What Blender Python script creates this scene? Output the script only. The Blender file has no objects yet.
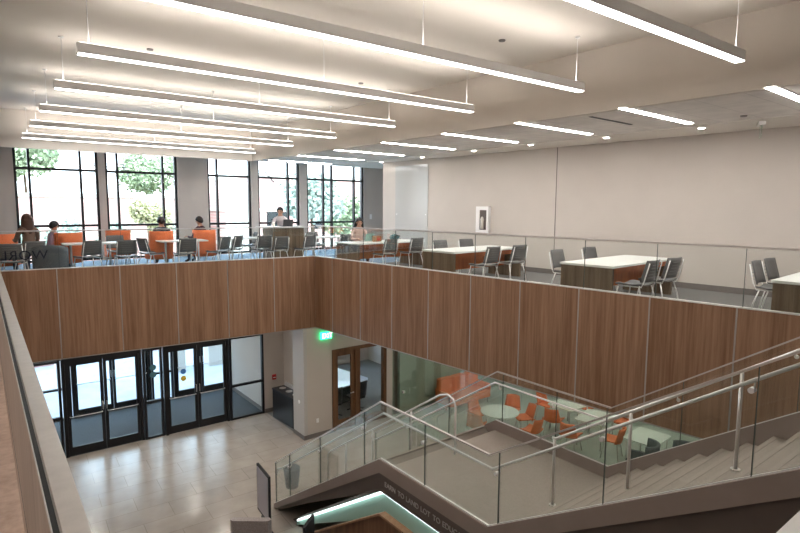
import bpy, math, random
from mathutils import Vector, Matrix
S = bpy.context.scene
COL = S.collection
rnd = random.Random(7)
PI = math.pi
FZ = -0.05          # upper floor level
GZ = -4.75          # ground floor level
# ------------------------------------------------------------------ materials
def nmat(name):
    m = bpy.data.materials.new(name); m.use_nodes = True
    nt = m.node_tree; nt.nodes.clear()
    out = nt.nodes.new('ShaderNodeOutputMaterial')
    return m, nt, out
def N(nt, typ, **kw):
    n = nt.nodes.new('ShaderNode' + typ)
    for k, v in kw.items(): setattr(n, k, v)
    return n
def pbr(name, col, rough=.6, metal=0., noise=0., nscale=8., bump=0., col2=None, stretch=(1, 1, 1), spec=.5, alpha=None):
    m, nt, out = nmat(name)
    b = N(nt, 'BsdfPrincipled'); nt.links.new(b.outputs[0], out.inputs[0])
    b.inputs['Roughness'].default_value = rough; b.inputs['Metallic'].default_value = metal
    b.inputs['Specular IOR Level'].default_value = spec
    b.inputs['Base Color'].default_value = (*col, 1)
    if noise > 0 or col2 or bump:
        tc = N(nt, 'TexCoord'); mp = N(nt, 'Mapping'); mp.inputs['Scale'].default_value = stretch
        nt.links.new(tc.outputs['Object'], mp.inputs[0])
        nz = N(nt, 'TexNoise'); nz.inputs['Scale'].default_value = nscale; nz.inputs['Detail'].default_value = 5
        nt.links.new(mp.outputs[0], nz.inputs['Vector'])
        c2 = col2 or tuple(min(1, c * (1 + noise)) for c in col)
        c1 = col if col2 else tuple(c * (1 - noise) for c in col)
        cr = N(nt, 'ValToRGB'); cr.color_ramp.elements[0].color = (*c1, 1); cr.color_ramp.elements[1].color = (*c2, 1)
        cr.color_ramp.elements[0].position = .3; cr.color_ramp.elements[1].position = .7
        nt.links.new(nz.outputs[0], cr.inputs[0]); nt.links.new(cr.outputs[0], b.inputs['Base Color'])
        if bump:
            bp = N(nt, 'Bump'); bp.inputs['Strength'].default_value = bump; bp.inputs['Distance'].default_value = .01
            nt.links.new(nz.outputs[0], bp.inputs['Height']); nt.links.new(bp.outputs[0], b.inputs['Normal'])
    return m
def emit(name, col, s):
    m, nt, out = nmat(name); e = N(nt, 'Emission'); e.inputs[0].default_value = (*col, 1); e.inputs[1].default_value = s
    nt.links.new(e.outputs[0], out.inputs[0]); return m
def glass(name, tint, refl=.10, rough=0.02):
    m, nt, out = nmat(name)
    t = N(nt, 'BsdfTransparent'); t.inputs[0].default_value = (*tint, 1)
    g = N(nt, 'BsdfGlossy'); g.inputs['Roughness'].default_value = rough; g.inputs[0].default_value = (.9, .95, .93, 1)
    lw = N(nt, 'Fresnel'); lw.inputs[0].default_value = 1.35
    mul = N(nt, 'Math', operation='MULTIPLY_ADD'); mul.inputs[1].default_value = .30; mul.inputs[2].default_value = refl * .2
    mx = N(nt, 'MixShader')
    nt.links.new(lw.outputs[0], mul.inputs[0]); nt.links.new(mul.outputs[0], mx.inputs[0])
    nt.links.new(t.outputs[0], mx.inputs[1]); nt.links.new(g.outputs[0], mx.inputs[2]); nt.links.new(mx.outputs[0], out.inputs[0])
    return m
def wood(name, c1, c2, horiz=False, rough=.45):
    m, nt, out = nmat(name)
    b = N(nt, 'BsdfPrincipled'); nt.links.new(b.outputs[0], out.inputs[0]); b.inputs['Roughness'].default_value = rough
    b.inputs['Specular IOR Level'].default_value = .35
    tc = N(nt, 'TexCoord'); mp = N(nt, 'Mapping'); mp.inputs['Scale'].default_value = (1, 1, .04) if not horiz else (1, .05, 1)
    nt.links.new(tc.outputs['Object'], mp.inputs[0])
    n1 = N(nt, 'TexNoise'); n1.inputs['Scale'].default_value = 22; n1.inputs['Detail'].default_value = 6; n1.inputs['Roughness'].default_value = .65
    n2 = N(nt, 'TexNoise'); n2.inputs['Scale'].default_value = 5; n2.inputs['Detail'].default_value = 2
    nt.links.new(mp.outputs[0], n1.inputs['Vector']); nt.links.new(mp.outputs[0], n2.inputs['Vector'])
    ad = N(nt, 'Math', operation='MULTIPLY_ADD'); ad.inputs[1].default_value = .6
    ml = N(nt, 'Math', operation='MULTIPLY'); ml.inputs[1].default_value = .4
    nt.links.new(n2.outputs[0], ml.inputs[0]); nt.links.new(n1.outputs[0], ad.inputs[0]); nt.links.new(ml.outputs[0], ad.inputs[2])
    cr = N(nt, 'ValToRGB'); cr.color_ramp.elements[0].color = (*c1, 1); cr.color_ramp.elements[1].color = (*c2, 1)
    cr.color_ramp.elements[0].position = .38; cr.color_ramp.elements[1].position = .62
    nt.links.new(ad.outputs[0], cr.inputs[0]); nt.links.new(cr.outputs[0], b.inputs['Base Color'])
    return m
def tiles(name, c, mortar, w, h, ms=.006, rough=.3, var=.08, rot=0., offset=.5):
    m, nt, out = nmat(name)
    b = N(nt, 'BsdfPrincipled'); nt.links.new(b.outputs[0], out.inputs[0]); b.inputs['Roughness'].default_value = rough
    tc = N(nt, 'TexCoord'); mp = N(nt, 'Mapping'); mp.inputs['Rotation'].default_value = (0, 0, rot)
    nt.links.new(tc.outputs['Object'], mp.inputs[0])
    br = N(nt, 'TexBrick'); br.offset = offset
    br.inputs['Color1'].default_value = (*c, 1); br.inputs['Color2'].default_value = (*[x * (1 - var) for x in c], 1)
    br.inputs['Mortar'].default_value = (*mortar, 1); br.inputs['Scale'].default_value = 1
    br.inputs['Mortar Size'].default_value = ms; br.inputs['Brick Width'].default_value = w; br.inputs['Row Height'].default_value = h
    nt.links.new(mp.outputs[0], br.inputs['Vector'])
    nz = N(nt, 'TexNoise'); nz.inputs['Scale'].default_value = 3; nz.inputs['Detail'].default_value = 6
    nt.links.new(tc.outputs['Object'], nz.inputs['Vector'])
    mx = N(nt, 'MixRGB', blend_type='MULTIPLY'); mx.inputs[0].default_value = .35
    nt.links.new(br.outputs[0], mx.inputs[1]); nt.links.new(nz.outputs[0], mx.inputs[2]); nt.links.new(mx.outputs[0], b.inputs['Base Color'])
    return m
def brickmat(name, c, c2, mortar):
    m, nt, out = nmat(name)
    b = N(nt, 'BsdfPrincipled'); nt.links.new(b.outputs[0], out.inputs[0]); b.inputs['Roughness'].default_value = .9
    tc = N(nt, 'TexCoord'); mp = N(nt, 'Mapping'); mp.inputs['Rotation'].default_value = (PI / 2, 0, 0)
    nt.links.new(tc.outputs['Object'], mp.inputs[0])
    br = N(nt, 'TexBrick'); br.inputs['Color1'].default_value = (*c, 1); br.inputs['Color2'].default_value = (*c2, 1)
    br.inputs['Mortar'].default_value = (*mortar, 1); br.inputs['Scale'].default_value = 1
    br.inputs['Mortar Size'].default_value = .012; br.inputs['Brick Width'].default_value = .4; br.inputs['Row Height'].default_value = .13
    nt.links.new(mp.outputs[0], br.inputs['Vector']); nt.links.new(br.outputs[0], b.inputs['Base Color'])
    return m
M = dict(
    wall=pbr('warm_grey_paint', (.56, .505, .46), .8, noise=.02, nscale=2),
    ceil=pbr('ceiling_paint', (.76, .71, .65), .9, noise=.015, nscale=1.5),
    bulk=pbr('bulkhead_paint', (.61, .555, .495), .85, noise=.02, nscale=2),
    actile=tiles('acoustic_ceiling_tile', (.86, .80, .75), (.68, .63, .59), 1.22, .61, .008, .9, .03, 0, 0),
    white=pbr('white_paint', (.86, .85, .84), .5), colgrey=pbr('grey_column_panel', (.52, .50, .48), .45),
    white2=pbr('white_laminate', (.80, .80, .77), .3),
    fascia=wood('walnut_veneer', (.215, .112, .062), (.385, .228, .142)),
    nearwood=wood('pale_veneer', (.44, .32, .26), (.60, .47, .40)),
    tablewood=wood('table_veneer', (.11, .075, .045), (.23, .165, .11)),
    woodcap=wood('cap_veneer', (.26, .13, .07), (.36, .20, .12)), redwood=wood('door_veneer', (.10, .045, .022), (.20, .10, .05)),
    orange_panel=wood('orange_veneer', (.42, .10, .025), (.60, .17, .05)),
    steel=pbr('brushed_steel', (.66, .63, .61), .28, .65, noise=.06, nscale=30, stretch=(1, 1, .1)),
    bright=pbr('polished_steel', (.84, .83, .82), .3, .35),
    alu=pbr('aluminium_joint', (.52, .50, .48), .4, .8),
    black=pbr('black_frame', (.012, .012, .014), .4, 0.3),
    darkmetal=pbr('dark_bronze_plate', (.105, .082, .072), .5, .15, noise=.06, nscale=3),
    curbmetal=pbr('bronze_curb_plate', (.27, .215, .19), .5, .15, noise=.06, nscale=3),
    tread=pbr('terrazzo_tread', (.265, .225, .19), .7, noise=.12, nscale=60),
    nosing=pbr('dark_nosing', (.28, .235, .195), .6),
    gl=glass('clear_glass', (.972, .988, .98)),
    glw=glass('window_glass', (.955, .99, .995), .05),
    glt=glass('green_tinted_glass', (.90, .965, .925)),
    edge=pbr('green_glass_edge', (.045, .065, .055), .4),
    boardg=pbr('pale_board', (.50, .49, .47), .12), teal=pbr('teal_back_glass', (.34, .55, .49), .2),
    grey=pbr('grey_chair_shell', (.14, .14, .14), .5),
    greyl=pbr('light_grey_shell', (.20, .20, .20), .5),
    orange=pbr('orange_upholstery', (.85, .21, .075), .8, noise=.06, nscale=50),
    greyfab=pbr('charcoal_upholstery', (.115, .13, .145), .9, noise=.15, nscale=60),
    woven=pbr('woven_grey_fabric', (.33, .29, .28), .95, noise=.25, nscale=90, bump=.4),
    carpet=pbr('grey_carpet', (.17, .165, .16), .95, noise=.35, nscale=45),
    bluecarpet=pbr('blue_grey_carpet', (.16, .25, .34), .8, noise=.30, nscale=25),
    gtile=tiles('porcelain_floor', (.53, .465, .41), (.34, .30, .26), 1.2, .6, .006, .22, .10, .04),
    mint=pbr('pale_lounge_floor', (.50, .53, .49), .35, noise=.08, nscale=1.2),
    mat=pbr('entrance_mat', (.06, .07, .08), .9, noise=.3, nscale=60),
    base=pbr('rubber_baseboard', (.16, .14, .13), .6),
    wallg=pbr('pale_green_wall', (.36, .40, .34), .8, noise=.03, nscale=3),
    pave=pbr('concrete_paving', (.40, .42, .45), .9, noise=.12, nscale=1.5),
    roadm=pbr('lawn_green', (.16, .24, .09), .9, noise=.25, nscale=5),
    brick=brickmat('red_brick', (.52, .29, .27), (.57, .34, .31), (.55, .42, .39)),
    cream=pbr('cream_stone', (.70, .66, .60), .8),
    leaf=pbr('green_leaves', (.26, .32, .19), .8, noise=.4, nscale=3),
    leafy=pbr('yellow_green_leaves', (.44, .42, .24), .8, noise=.3, nscale=3),
    leafp=pbr('pale_bush_leaves', (.40, .47, .40), .8, noise=.3, nscale=3),
    bark=pbr('bark', (.12, .08, .05), .9, noise=.3, nscale=20),
    skin=pbr('skin', (.50, .29, .20), .55),
    hairbrown=pbr('brown_hair', (.07, .028, .016), .6), hairblack=pbr('black_hair', (.012, .010, .010), .5),
    jeans=pbr('dark_trousers', (.03, .035, .06), .9),
    pink=pbr('pale_pink_sweater', (.66, .45, .40), .9), whiteshirt=pbr('white_shirt', (.62, .56, .58), .9),
    lilac=pbr('lilac_shirt', (.42, .32, .42), .9), darkshirt=pbr('dark_maroon_shirt', (.07, .03, .04), .9),
    greyshirt=pbr('charcoal_shirt', (.07, .075, .09), .9), tanshirt=pbr('tan_jacket', (.20, .12, .09), .9),
    eye=pbr('dark_eye', (.01, .01, .01), .2), lip=pbr('lips', (.35, .10, .09), .5),
    screen=pbr('screen_reflection_grey', (.36, .34, .38), .35), plastic=pbr('black_plastic', (.018, .018, .022), .45),  # screen grey is the switched-off panel's reflection put into the colour
    red=pbr('red_plastic', (.45, .02, .02), .4), paper=pbr('paper', (.75, .72, .68), .8),
    brownbag=pbr('brown_paper', (.32, .17, .08), .85), tealbag=pbr('teal_cloth', (.06, .15, .17), .9, noise=.2, nscale=20),
    bluegloss=pbr('glossy_table', (.55, .62, .75), .12),
    yellow=pbr('yellow_sticker', (.75, .50, .04), .5), blue=pbr('blue_sticker', (.04, .16, .42), .5),
    lamp=emit('lamp_diffuser', (1, .97, .93), 4.2), lampup=emit('uplight_diffuser', (1, .93, .86), 5.6),
    slot=emit('slot_diffuser', (1, .96, .92), 17.), spotg=emit('added_downlight_lens', (1, .92, .82), 75.), spot=emit('downlight_lens', (1, .93, .84), 24.),
    led=emit('led_strip', (.86, 1, .97), 1.5), exitg=emit('exit_green', (.02, .60, .20), 1.6), exitw=emit('exit_letters', (.75, 1, .85), 1.6),
    textm=pbr('letter_silver', (.42, .39, .38), .5), textd=pbr('letter_navy', (.008, .012, .03), .5),
)
# ------------------------------------------------------------------ mesh builder
class MB:
    def __init__(s): s.v = []; s.f = []; s.mi = []; s.sm = []
    def add(s, vs, fs, mi=0, smooth=False, mx=None):
        o = len(s.v)
        for p in vs:
            p = Vector(p); s.v.append(mx @ p if mx is not None else p)
        for f in fs: s.f.append([i + o for i in f]); s.mi.append(mi); s.sm.append(smooth)
        return s
    def box(s, x0, x1, y0, y1, z0, z1, mi=0, mx=None, bev=0.):
        if bev:
            b = min(bev, (x1 - x0) * .45, (y1 - y0) * .45)
            prof = [(x0 + b, y0), (x1 - b, y0), (x1, y0 + b), (x1, y1 - b), (x1 - b, y1), (x0 + b, y1), (x0, y1 - b), (x0, y0 + b)]
            return s.prism(prof, z0, z1, mi, mx)
        vs = [(x, y, z) for z in (z0, z1) for x, y in ((x0, y0), (x1, y0), (x1, y1), (x0, y1))]
        return s.add(vs, [(3, 2, 1, 0), (4, 5, 6, 7), (0, 1, 5, 4), (1, 2, 6, 5), (2, 3, 7, 6), (3, 0, 4, 7)], mi, False, mx)
    def prism(s, poly, z0, z1, mi=0, mx=None, smooth=False):
        n = len(poly)
        vs = [(x, y, z0) for x, y in poly] + [(x, y, z1) for x, y in poly]
        a = sum(poly[i][0] * poly[(i + 1) % n][1] - poly[(i + 1) % n][0] * poly[i][1] for i in range(n))
        r = list(range(n))
        if a < 0: r = r[::-1]
        fs = [tuple(reversed(r)), tuple(i + n for i in r)]
        for k in range(n):
            i, j = r[k], r[(k + 1) % n]; fs.append((i, j, j + n, i + n))
        return s.add(vs, fs, mi, smooth, mx)
    def slab_yz(s, poly, x0, x1, mi=0):       # polygon in (y,z) extruded along x
        mx = Matrix(((0, 0, 1, 0), (1, 0, 0, 0), (0, 1, 0, 0), (0, 0, 0, 1)))
        return s.prism(poly, x0, x1, mi, mx)
    def slab_xz(s, poly, y0, y1, mi=0):
        mx = Matrix(((1, 0, 0, 0), (0, 0, 1, 0), (0, 1, 0, 0), (0, 0, 0, 1)))
        n0 = len(s.f); s.prism(poly, y0, y1, mi, mx)
        for k in range(n0, len(s.f)): s.f[k].reverse()
        return s
    def wallbox(s, a, b, th, z0, z1, mi=0):   # box along the plan line a-b, thickness th to the left of a->b
        a = Vector(a); b = Vector(b); d = (b - a).normalized(); n = Vector((-d.y, d.x)) * th
        return s.prism([tuple(a), tuple(b), tuple(b + n), tuple(a + n)], z0, z1, mi)
    def tube(s, pts, r, n=8, mi=0, caps=True, rs=None):
        pts = [Vector(p) for p in pts]; o = len(s.v); up = Vector((0, 0, 1)); prev = None
        for i, p in enumerate(pts):
            d = (pts[min(i + 1, len(pts) - 1)] - pts[max(i - 1, 0)]).normalized()
            if prev is None:
                a = d.cross(up)
                if a.length < .1: a = d.cross(Vector((1, 0, 0)))
            else: a = prev - d * prev.dot(d)
            a.normalize(); prev = a; b = d.cross(a); rr = rs[i] if rs else r
            for k in range(n):
                t = 2 * PI * k / n; s.v.append(p + (a * math.cos(t) + b * math.sin(t)) * rr)
        for i in range(len(pts) - 1):
            for k in range(n):
                k2 = (k + 1) % n
                s.f.append([o + i * n + k, o + i * n + k2, o + (i + 1) * n + k2, o + (i + 1) * n + k]); s.mi.append(mi); s.sm.append(True)
        if caps:
            e = o + (len(pts) - 1) * n
            s.f.append([o + k for k in range(n)][::-1]); s.mi.append(mi); s.sm.append(False)
            s.f.append([e + k for k in range(n)]); s.mi.append(mi); s.sm.append(False)
        return s
    def lathe(s, prof, c=(0, 0, 0), n=20, mi=0):
        o = len(s.v); c = Vector(c)
        for r, z in prof:
            for k in range(n):
                t = 2 * PI * k / n; s.v.append(c + Vector((r * math.cos(t), r * math.sin(t), z)))
        for i in range(len(prof) - 1):
            for k in range(n):
                k2 = (k + 1) % n
                s.f.append([o + i * n + k, o + i * n + k2, o + (i + 1) * n + k2, o + (i + 1) * n + k]); s.mi.append(mi); s.sm.append(True)
        s.f.append([o + k for k in range(n)][::-1]); s.mi.append(mi); s.sm.append(False)
        e = o + (len(prof) - 1) * n; s.f.append([e + k for k in range(n)]); s.mi.append(mi); s.sm.append(False)
        return s
    def ball(s, c, r, sc=(1, 1, 1), n=12, mi=0, jit=0.):
        c = Vector(c); o = len(s.v); R = n // 2
        for i in range(R + 1):
            ph = PI * i / R
            for k in range(n):
                t = 2 * PI * k / n; q = r * (1 + rnd.uniform(-jit, jit))
                s.v.append(c + Vector((q * sc[0] * math.sin(ph) * math.cos(t), q * sc[1] * math.sin(ph) * math.sin(t), q * sc[2] * math.cos(ph))))
        for i in range(R):
            for k in range(n):
                k2 = (k + 1) % n
                s.f.append([o + i * n + k, o + (i + 1) * n + k, o + (i + 1) * n + k2, o + i * n + k2]); s.mi.append(mi); s.sm.append(True)
        return s
    def sheet(s, fn, nu, nv, th, mi=0):       # curved sheet with thickness; fn(u,v)->(point, normal)
        o = len(s.v); P = []
        for side in (0, 1):
            for i in range(nu + 1):
                for j in range(nv + 1):
                    p, nn = fn(i / nu, j / nv); s.v.append(Vector(p) + Vector(nn) * (th * (.5 if side else -.5)))
        W = nv + 1; T = (nu + 1) * W
        def q(a, b, c, d): s.f.append([o + a, o + b, o + c, o + d]); s.mi.append(mi); s.sm.append(True)
        for i in range(nu):
            for j in range(nv):
                a = i * W + j; q(a, a + 1, a + W + 1, a + W); q(T + a, T + a + W, T + a + W + 1, T + a + 1)
        for i in range(nu):
            a = i * W; q(a, a + W, T + a + W, T + a); a = i * W + nv; q(a, T + a, T + a + W, a + W)
        for j in range(nv):
            a = j; q(a, T + a, T + a + 1, a + 1); a = nu * W + j; q(a, a + 1, T + a + 1, T + a)
        return s
    def build(s, name, mats, parent=None, loc=None, rotz=0.):
        if not isinstance(mats, (list, tuple)): mats = [mats]
        me = bpy.data.meshes.new(name); me.from_pydata([tuple(v) for v in s.v], [], s.f)
        for m in mats: me.materials.append(M[m] if isinstance(m, str) else m)
        for p, i, sm in zip(me.polygons, s.mi, s.sm): p.material_index = i; p.use_smooth = sm
        me.update()
        o = bpy.data.objects.new(name, me); COL.objects.link(o)
        if parent: o.parent = parent
        if loc: o.location = loc
        o.rotation_euler.z = rotz
        return o
def B(*a, **k): return MB().box(*a, **k)
def tag(o, label=None, cat=None, group=None, kind=None):
    if label: o['label'] = label
    if cat: o['category'] = cat
    if group: o['group'] = group
    if kind: o['kind'] = kind
    return o
def root(name, label, cat, loc=(0, 0, 0), rotz=0., group=None):
    o = bpy.data.objects.new(name, None); COL.objects.link(o); o.location = loc; o.rotation_euler.z = rotz
    o.empty_display_size = .1
    return tag(o, label, cat, group)
def struct(name, mb, mats, parent=None):
    o = mb.build(name, mats, parent)
    if not parent: o['kind'] = 'structure'
    return o
def dup(r, loc, rotz, label, group=None):
    c = r.copy(); COL.objects.link(c); c.location = loc; c.rotation_euler.z = rotz; c['label'] = label
    if group: c['group'] = group
    for ch in list(r.children):
        d = ch.copy(); COL.objects.link(d); d.parent = c
        for g in list(ch.children):
            e = g.copy(); COL.objects.link(e); e.parent = d
    return c
class Maker:                                   # first call places the original, later calls copy it
    def __init__(s, fn): s.fn = fn; s.o = None
    def __call__(s, loc, rotz, label, group=None):
        if s.o is None:
            s.o = s.fn(); s.o.location = loc; s.o.rotation_euler.z = rotz; s.o['label'] = label
            if group: s.o['group'] = group
            return s.o
        return dup(s.o, loc, rotz, label, group)
def text_mesh(name, body, size, mat, parent, mx, extrude=.004, spacing=1.0):
    cu = bpy.data.curves.new(name, 'FONT'); cu.body = body; cu.size = size; cu.extrude = extrude; cu.space_character = spacing
    t = bpy.data.objects.new(name, cu); COL.objects.link(t)
    dg = bpy.context.evaluated_depsgraph_get(); me = bpy.data.meshes.new_from_object(t.evaluated_get(dg))
    COL.objects.unlink(t); bpy.data.objects.remove(t)
    me.transform(mx); me.materials.clear(); me.materials.append(M[mat])
    o = bpy.data.objects.new(name, me); COL.objects.link(o); o.parent = parent
    return o
def FX(y): return 7.10 + .09 * (13.0 - y)      # right-hand parapet line
def FY(x): return 13.52 - .073 * x             # far parapet line
def WX(y): return 11.62 - .075 * (y - 3.8)     # right-hand wall line
def BX(y): return 7.25 + .0407 * (14.7 - y)    # bulkhead line
YW = 18.6                                      # window wall
YB = 17.2                                      # end of the tall ceiling
# ------------------------------------------------------------------ SETTING: shell
XL, XR, YN = -3.5, 16.5, -4.0
struct('floor', B(XL, 9.5, YN, 15.6, GZ - .2, GZ), 'gtile')
struct('floor_lounge', MB().box(9.5, XR, YN, 13.0, GZ - .2, GZ), 'mint')
struct('floor_vestibule', B(XL, 6.72, 15.6, YW, GZ - .2, GZ + .005), 'mat')
struct('floor_meeting_room', B(6.72, XR, 13.0, YW, GZ - .2, GZ + .002), 'carpet')
# upper floor slabs: visible carpet on top
struct('floor_upper_left', B(XL, .02, YN, 14, -.35, FZ), 'carpet')
struct('floor_upper_far', MB().prism([(XL, FY(XL) + .03), (7.13, FY(7.13) + .03), (14.2, 12.2), (14.2, YW), (XL, YW)], -.35, FZ), 'bluecarpet')
struct('floor_upper_right', MB().prism([(FX(YN) + .03, YN), (13.5, YN), (13.5, 13.2), (7.16, 13.0)], -.352, FZ + .001), 'carpet')
struct('floor_upper_near', B(.02, FX(.5) + .03, YN, .30, -.35, FZ - .002), 'carpet')
# dropped ceilings over the ground floor
struct('ceiling_lower_far', MB().prism([(XL, FY(XL) + .02), (7.13, FY(7.13) + .02), (14.2, 12.6), (14.2, YW), (XL, YW)], -1.68, -1.60), 'ceil')
struct('ceiling_lower_right', MB().prism([(FX(YN) + .02, YN), (XR, YN), (XR, 12.7), (7.16, 13.02)], -1.682, -1.602), 'ceil')
struct('ceiling_lower_near', B(XL, FX(.4) + .02, YN, .40, -1.684, -1.604), 'ceil')
struct('ceiling_lower_left', B(XL, .0, .40, 13.6, -1.68, -1.6), 'ceil')
# tall ceiling, bulkheads, low ceilings
struct('ceiling', B(XL, 8.2, YN, YB + .1, 4.0, 4.2), 'ceil')
struct('wall_bulkhead_right', MB().prism([(BX(YN), YN), (BX(YB), YB), (BX(YB) + .12, YB), (BX(YN) + .12, YN)], 3.05, 4.0), 'bulk')
struct('wall_bulkhead_far', B(XL, BX(YB), YB, YB + .12, 3.05, 4.0), 'ceil')
struct('ceiling_right', MB().prism([(BX(YN) + .12, YN), (10.35, YN), (10.1, YB + .05), (BX(YB) + .12, YB + .05)], 3.06, 3.2), 'actile')
struct('ceiling_right_border', MB().prism([(10.35, YN), (WX(YN) + .3, YN), (14.2, 10), (14.2, YB + .1), (10.1, YB + .05)], 3.05, 3.2), 'ceil')
struct('ceiling_window_strip', B(XL, 14.2, YB + .05, YW + .3, 3.50, 3.6), 'ceil')
struct('wall_pocket_right', B(BX(YB) + .12, 14.2, YB + .10, YB + .16, 3.2, 3.5), 'ceil')
struct('ceiling_roof', B(XL - .3, XR + .3, YN - .3, YW + .3, 4.21, 4.4), 'ceil')
# right wall with recess
wr = struct('wall_right', MB().prism([(WX(YN), YN), (WX(15.0), 15.0), (13.7, 15.0), (13.7, 15.2), (14.2, 15.2), (14.2, YN)], -.34, 3.05), 'wall')
struct('baseboard_right', MB().prism([(WX(YN) - .012, YN), (WX(15.0) - .012, 15.0), (WX(15.0), 15.0), (WX(YN), YN)], FZ, FZ + .12), 'base')
struct('trim_wall_joint', MB().prism([(WX(8.41) - .004, 8.41), (WX(8.43) - .004, 8.43), (WX(8.43), 8.43), (WX(8.41), 8.41)], FZ + .12, 3.05), 'base')
struct('wall_recess', B(13.7, 13.9, 15.2, YW, -.34, 3.5), 'wall')
struct('wall_left', B(XL - .2, XL, YN, YW, GZ, 4.2), 'wall')
struct('wall_near', B(XL, XR, YN - .2, YN, GZ, 4.2), 'wall')
struct('wall_lower_right', B(XR, XR + .2, YN, YW, GZ, -1.6), 'wallg')
# ---------- window wall, upper floor
wins = [(.85, [1.21, 2.47], 2.92), (3.11, [3.45, 4.76], 5.18), (6.16, [6.50], 7.67), (7.93, [9.12], 9.55), (9.86, [10.60, 10.97, 12.0], 12.42)]
wm = MB(); xs = [XL] + [v for w in wins for v in (w[0], w[2])] + [14.2]
for i in range(0, len(xs), 2): wm.box(xs[i], xs[i + 1], YW, YW + .3, -.34, 3.5)
struct('wall_window', wm.box(XL, XR + .2, YW, YW + .3, -1.7, -.34), 'wall')
struct('wall_window_above', B(XL, XR + .2, YW + .001, YW + .3, 3.5001, 4.2), 'wall')
for i, (a, ms, b) in enumerate(wins):
    f = MB(); t = .032
    for x in [a + t, b - t] + ms: f.box(x - t, x + t, YW + .05, YW + .17, FZ, 3.5)
    for z in (FZ + .04, 1.0, 2.62, 3.46): f.box(a + .002, b - .002, YW + .06, YW + .16, z - .035, z + .035)
    w = struct('window_%d' % (i + 1), f, 'black')
    xx = [a + 2 * t] + [v for m_ in ms for v in (m_ - t, m_ + t)] + [b - 2 * t]
    g = MB()
    for k in range(0, len(xx), 2): g.box(xx[k], xx[k + 1], YW + .10, YW + .11, FZ + .05, 3.45)
    g.build('window_pane', 'glw', w)
# ---------- atrium parapets (wood fascia over bronze bottom channel)
def fascia(name, a, b, z0, z1, seams, matn='fascia', cap=True, th=.06):
    a = Vector(a); b = Vector(b); d = (b - a).normalized(); n = Vector((-d.y, d.x)); L = (b - a).length
    o = struct(name, MB().wallbox(a, b, th, z0, z1), matn)
    for s in seams:
        p = a + d * s
        MB().wallbox(p - d * .011 - n * .004, p + d * .011 - n * .004, .006, z0 + .01, z1 - .002).build('joint_strip', 'alu', o)
    MB().wallbox(a - n * .006, b - n * .006, th + .02, z1, z1 + .018).build('cap_strip', 'bright', o)
    MB().wallbox(a - n * .004, b - n * .004, th + .01, z0 - .02, z0).build('edge_strip', 'alu', o)
    return o
fa = (.1, FY(.1)); fb = (7.10, FY(7.10))
fascia('wall_parapet_far', fa, fb, -1.66, .262, [1.14 + 1.182 * i for i in range(5)])
ra = (FX(13.0), 13.0); rb = (FX(.45), .45)
# wallbox thickness goes left of a->b: for the right parapet travel so that the left side is the +x side
fascia('wall_parapet_right', ra, rb, -1.66, .262, [.79 + 1.157 * i for i in range(11)], th=.06)
# near parapet beside the viewer: solid, wood on both faces
npw = struct('wall_parapet_near', B(.075, .108, YN, 13.5, -1.66, .962), 'nearwood')
B(.0755, .1078, YN, 13.5, .962, .966).build('top_channel', 'black', npw)
B(.0735, .0755, YN, 13.5, .955, .968).build('cap_strip', 'bright', npw)
B(.0740, .075, YN, 13.5, .362, .369).build('seam', 'black', npw)
B(-.02, .0749, YN, 13.4, FZ, .20).build('plinth', 'nearwood', npw)
# ------------------------------------------------------------------ ground floor walls
struct('wall_exit', MB().box(6.75, 7.60, 13.0, 13.15, GZ, -1.68).box(9.47, 9.72, 13.0, 13.15, GZ, -1.68).box(7.60, 9.47, 13.0, 13.15, -2.38, -1.68), 'wall')
struct('wall_lounge_back', MB().box(9.98, 10.25, 12.98, 13.15, GZ, -1.68).box(10.25, XR, 13.04, 13.15, GZ, -1.68), 'wallg')
struct('wall_lounge_reveal', B(9.72, 9.98, 13.1, 13.2, GZ, -1.68), 'base')
struct('wall_column', B(6.70, 6.80, 12.96, 13.60, GZ, -1.68), 'colgrey')
struct('wall_bin_niche', B(7.32, 7.45, 13.15, 15.5, GZ, -1.68), 'wall')
struct('wall_entry_right', B(6.66, 7.32, 15.5, 15.65, GZ, -1.68), 'wall')
struct('wall_vestibule_side', B(6.66, 6.80, 15.65, YW, GZ, -1.68), 'wall')
struct('baseboard_vestibule', B(6.645, 6.66, 15.75, YW, GZ + .005, GZ + .13), 'base')
struct('baseboard_entry', B(6.67, 7.32, 15.485, 15.5, GZ, GZ + .12), 'base')
struct('baseboard_exit', B(6.70, 7.60, 12.945, 12.96, GZ, GZ + .12), 'base')
struct('baseboard_column', B(6.685, 6.70, 12.945, 13.60, GZ, GZ + .12), 'base')
struct('wall_meeting_room_back', B(6.8, 16.5, YW - .02, YW, GZ, -3.9), 'wall')
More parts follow.
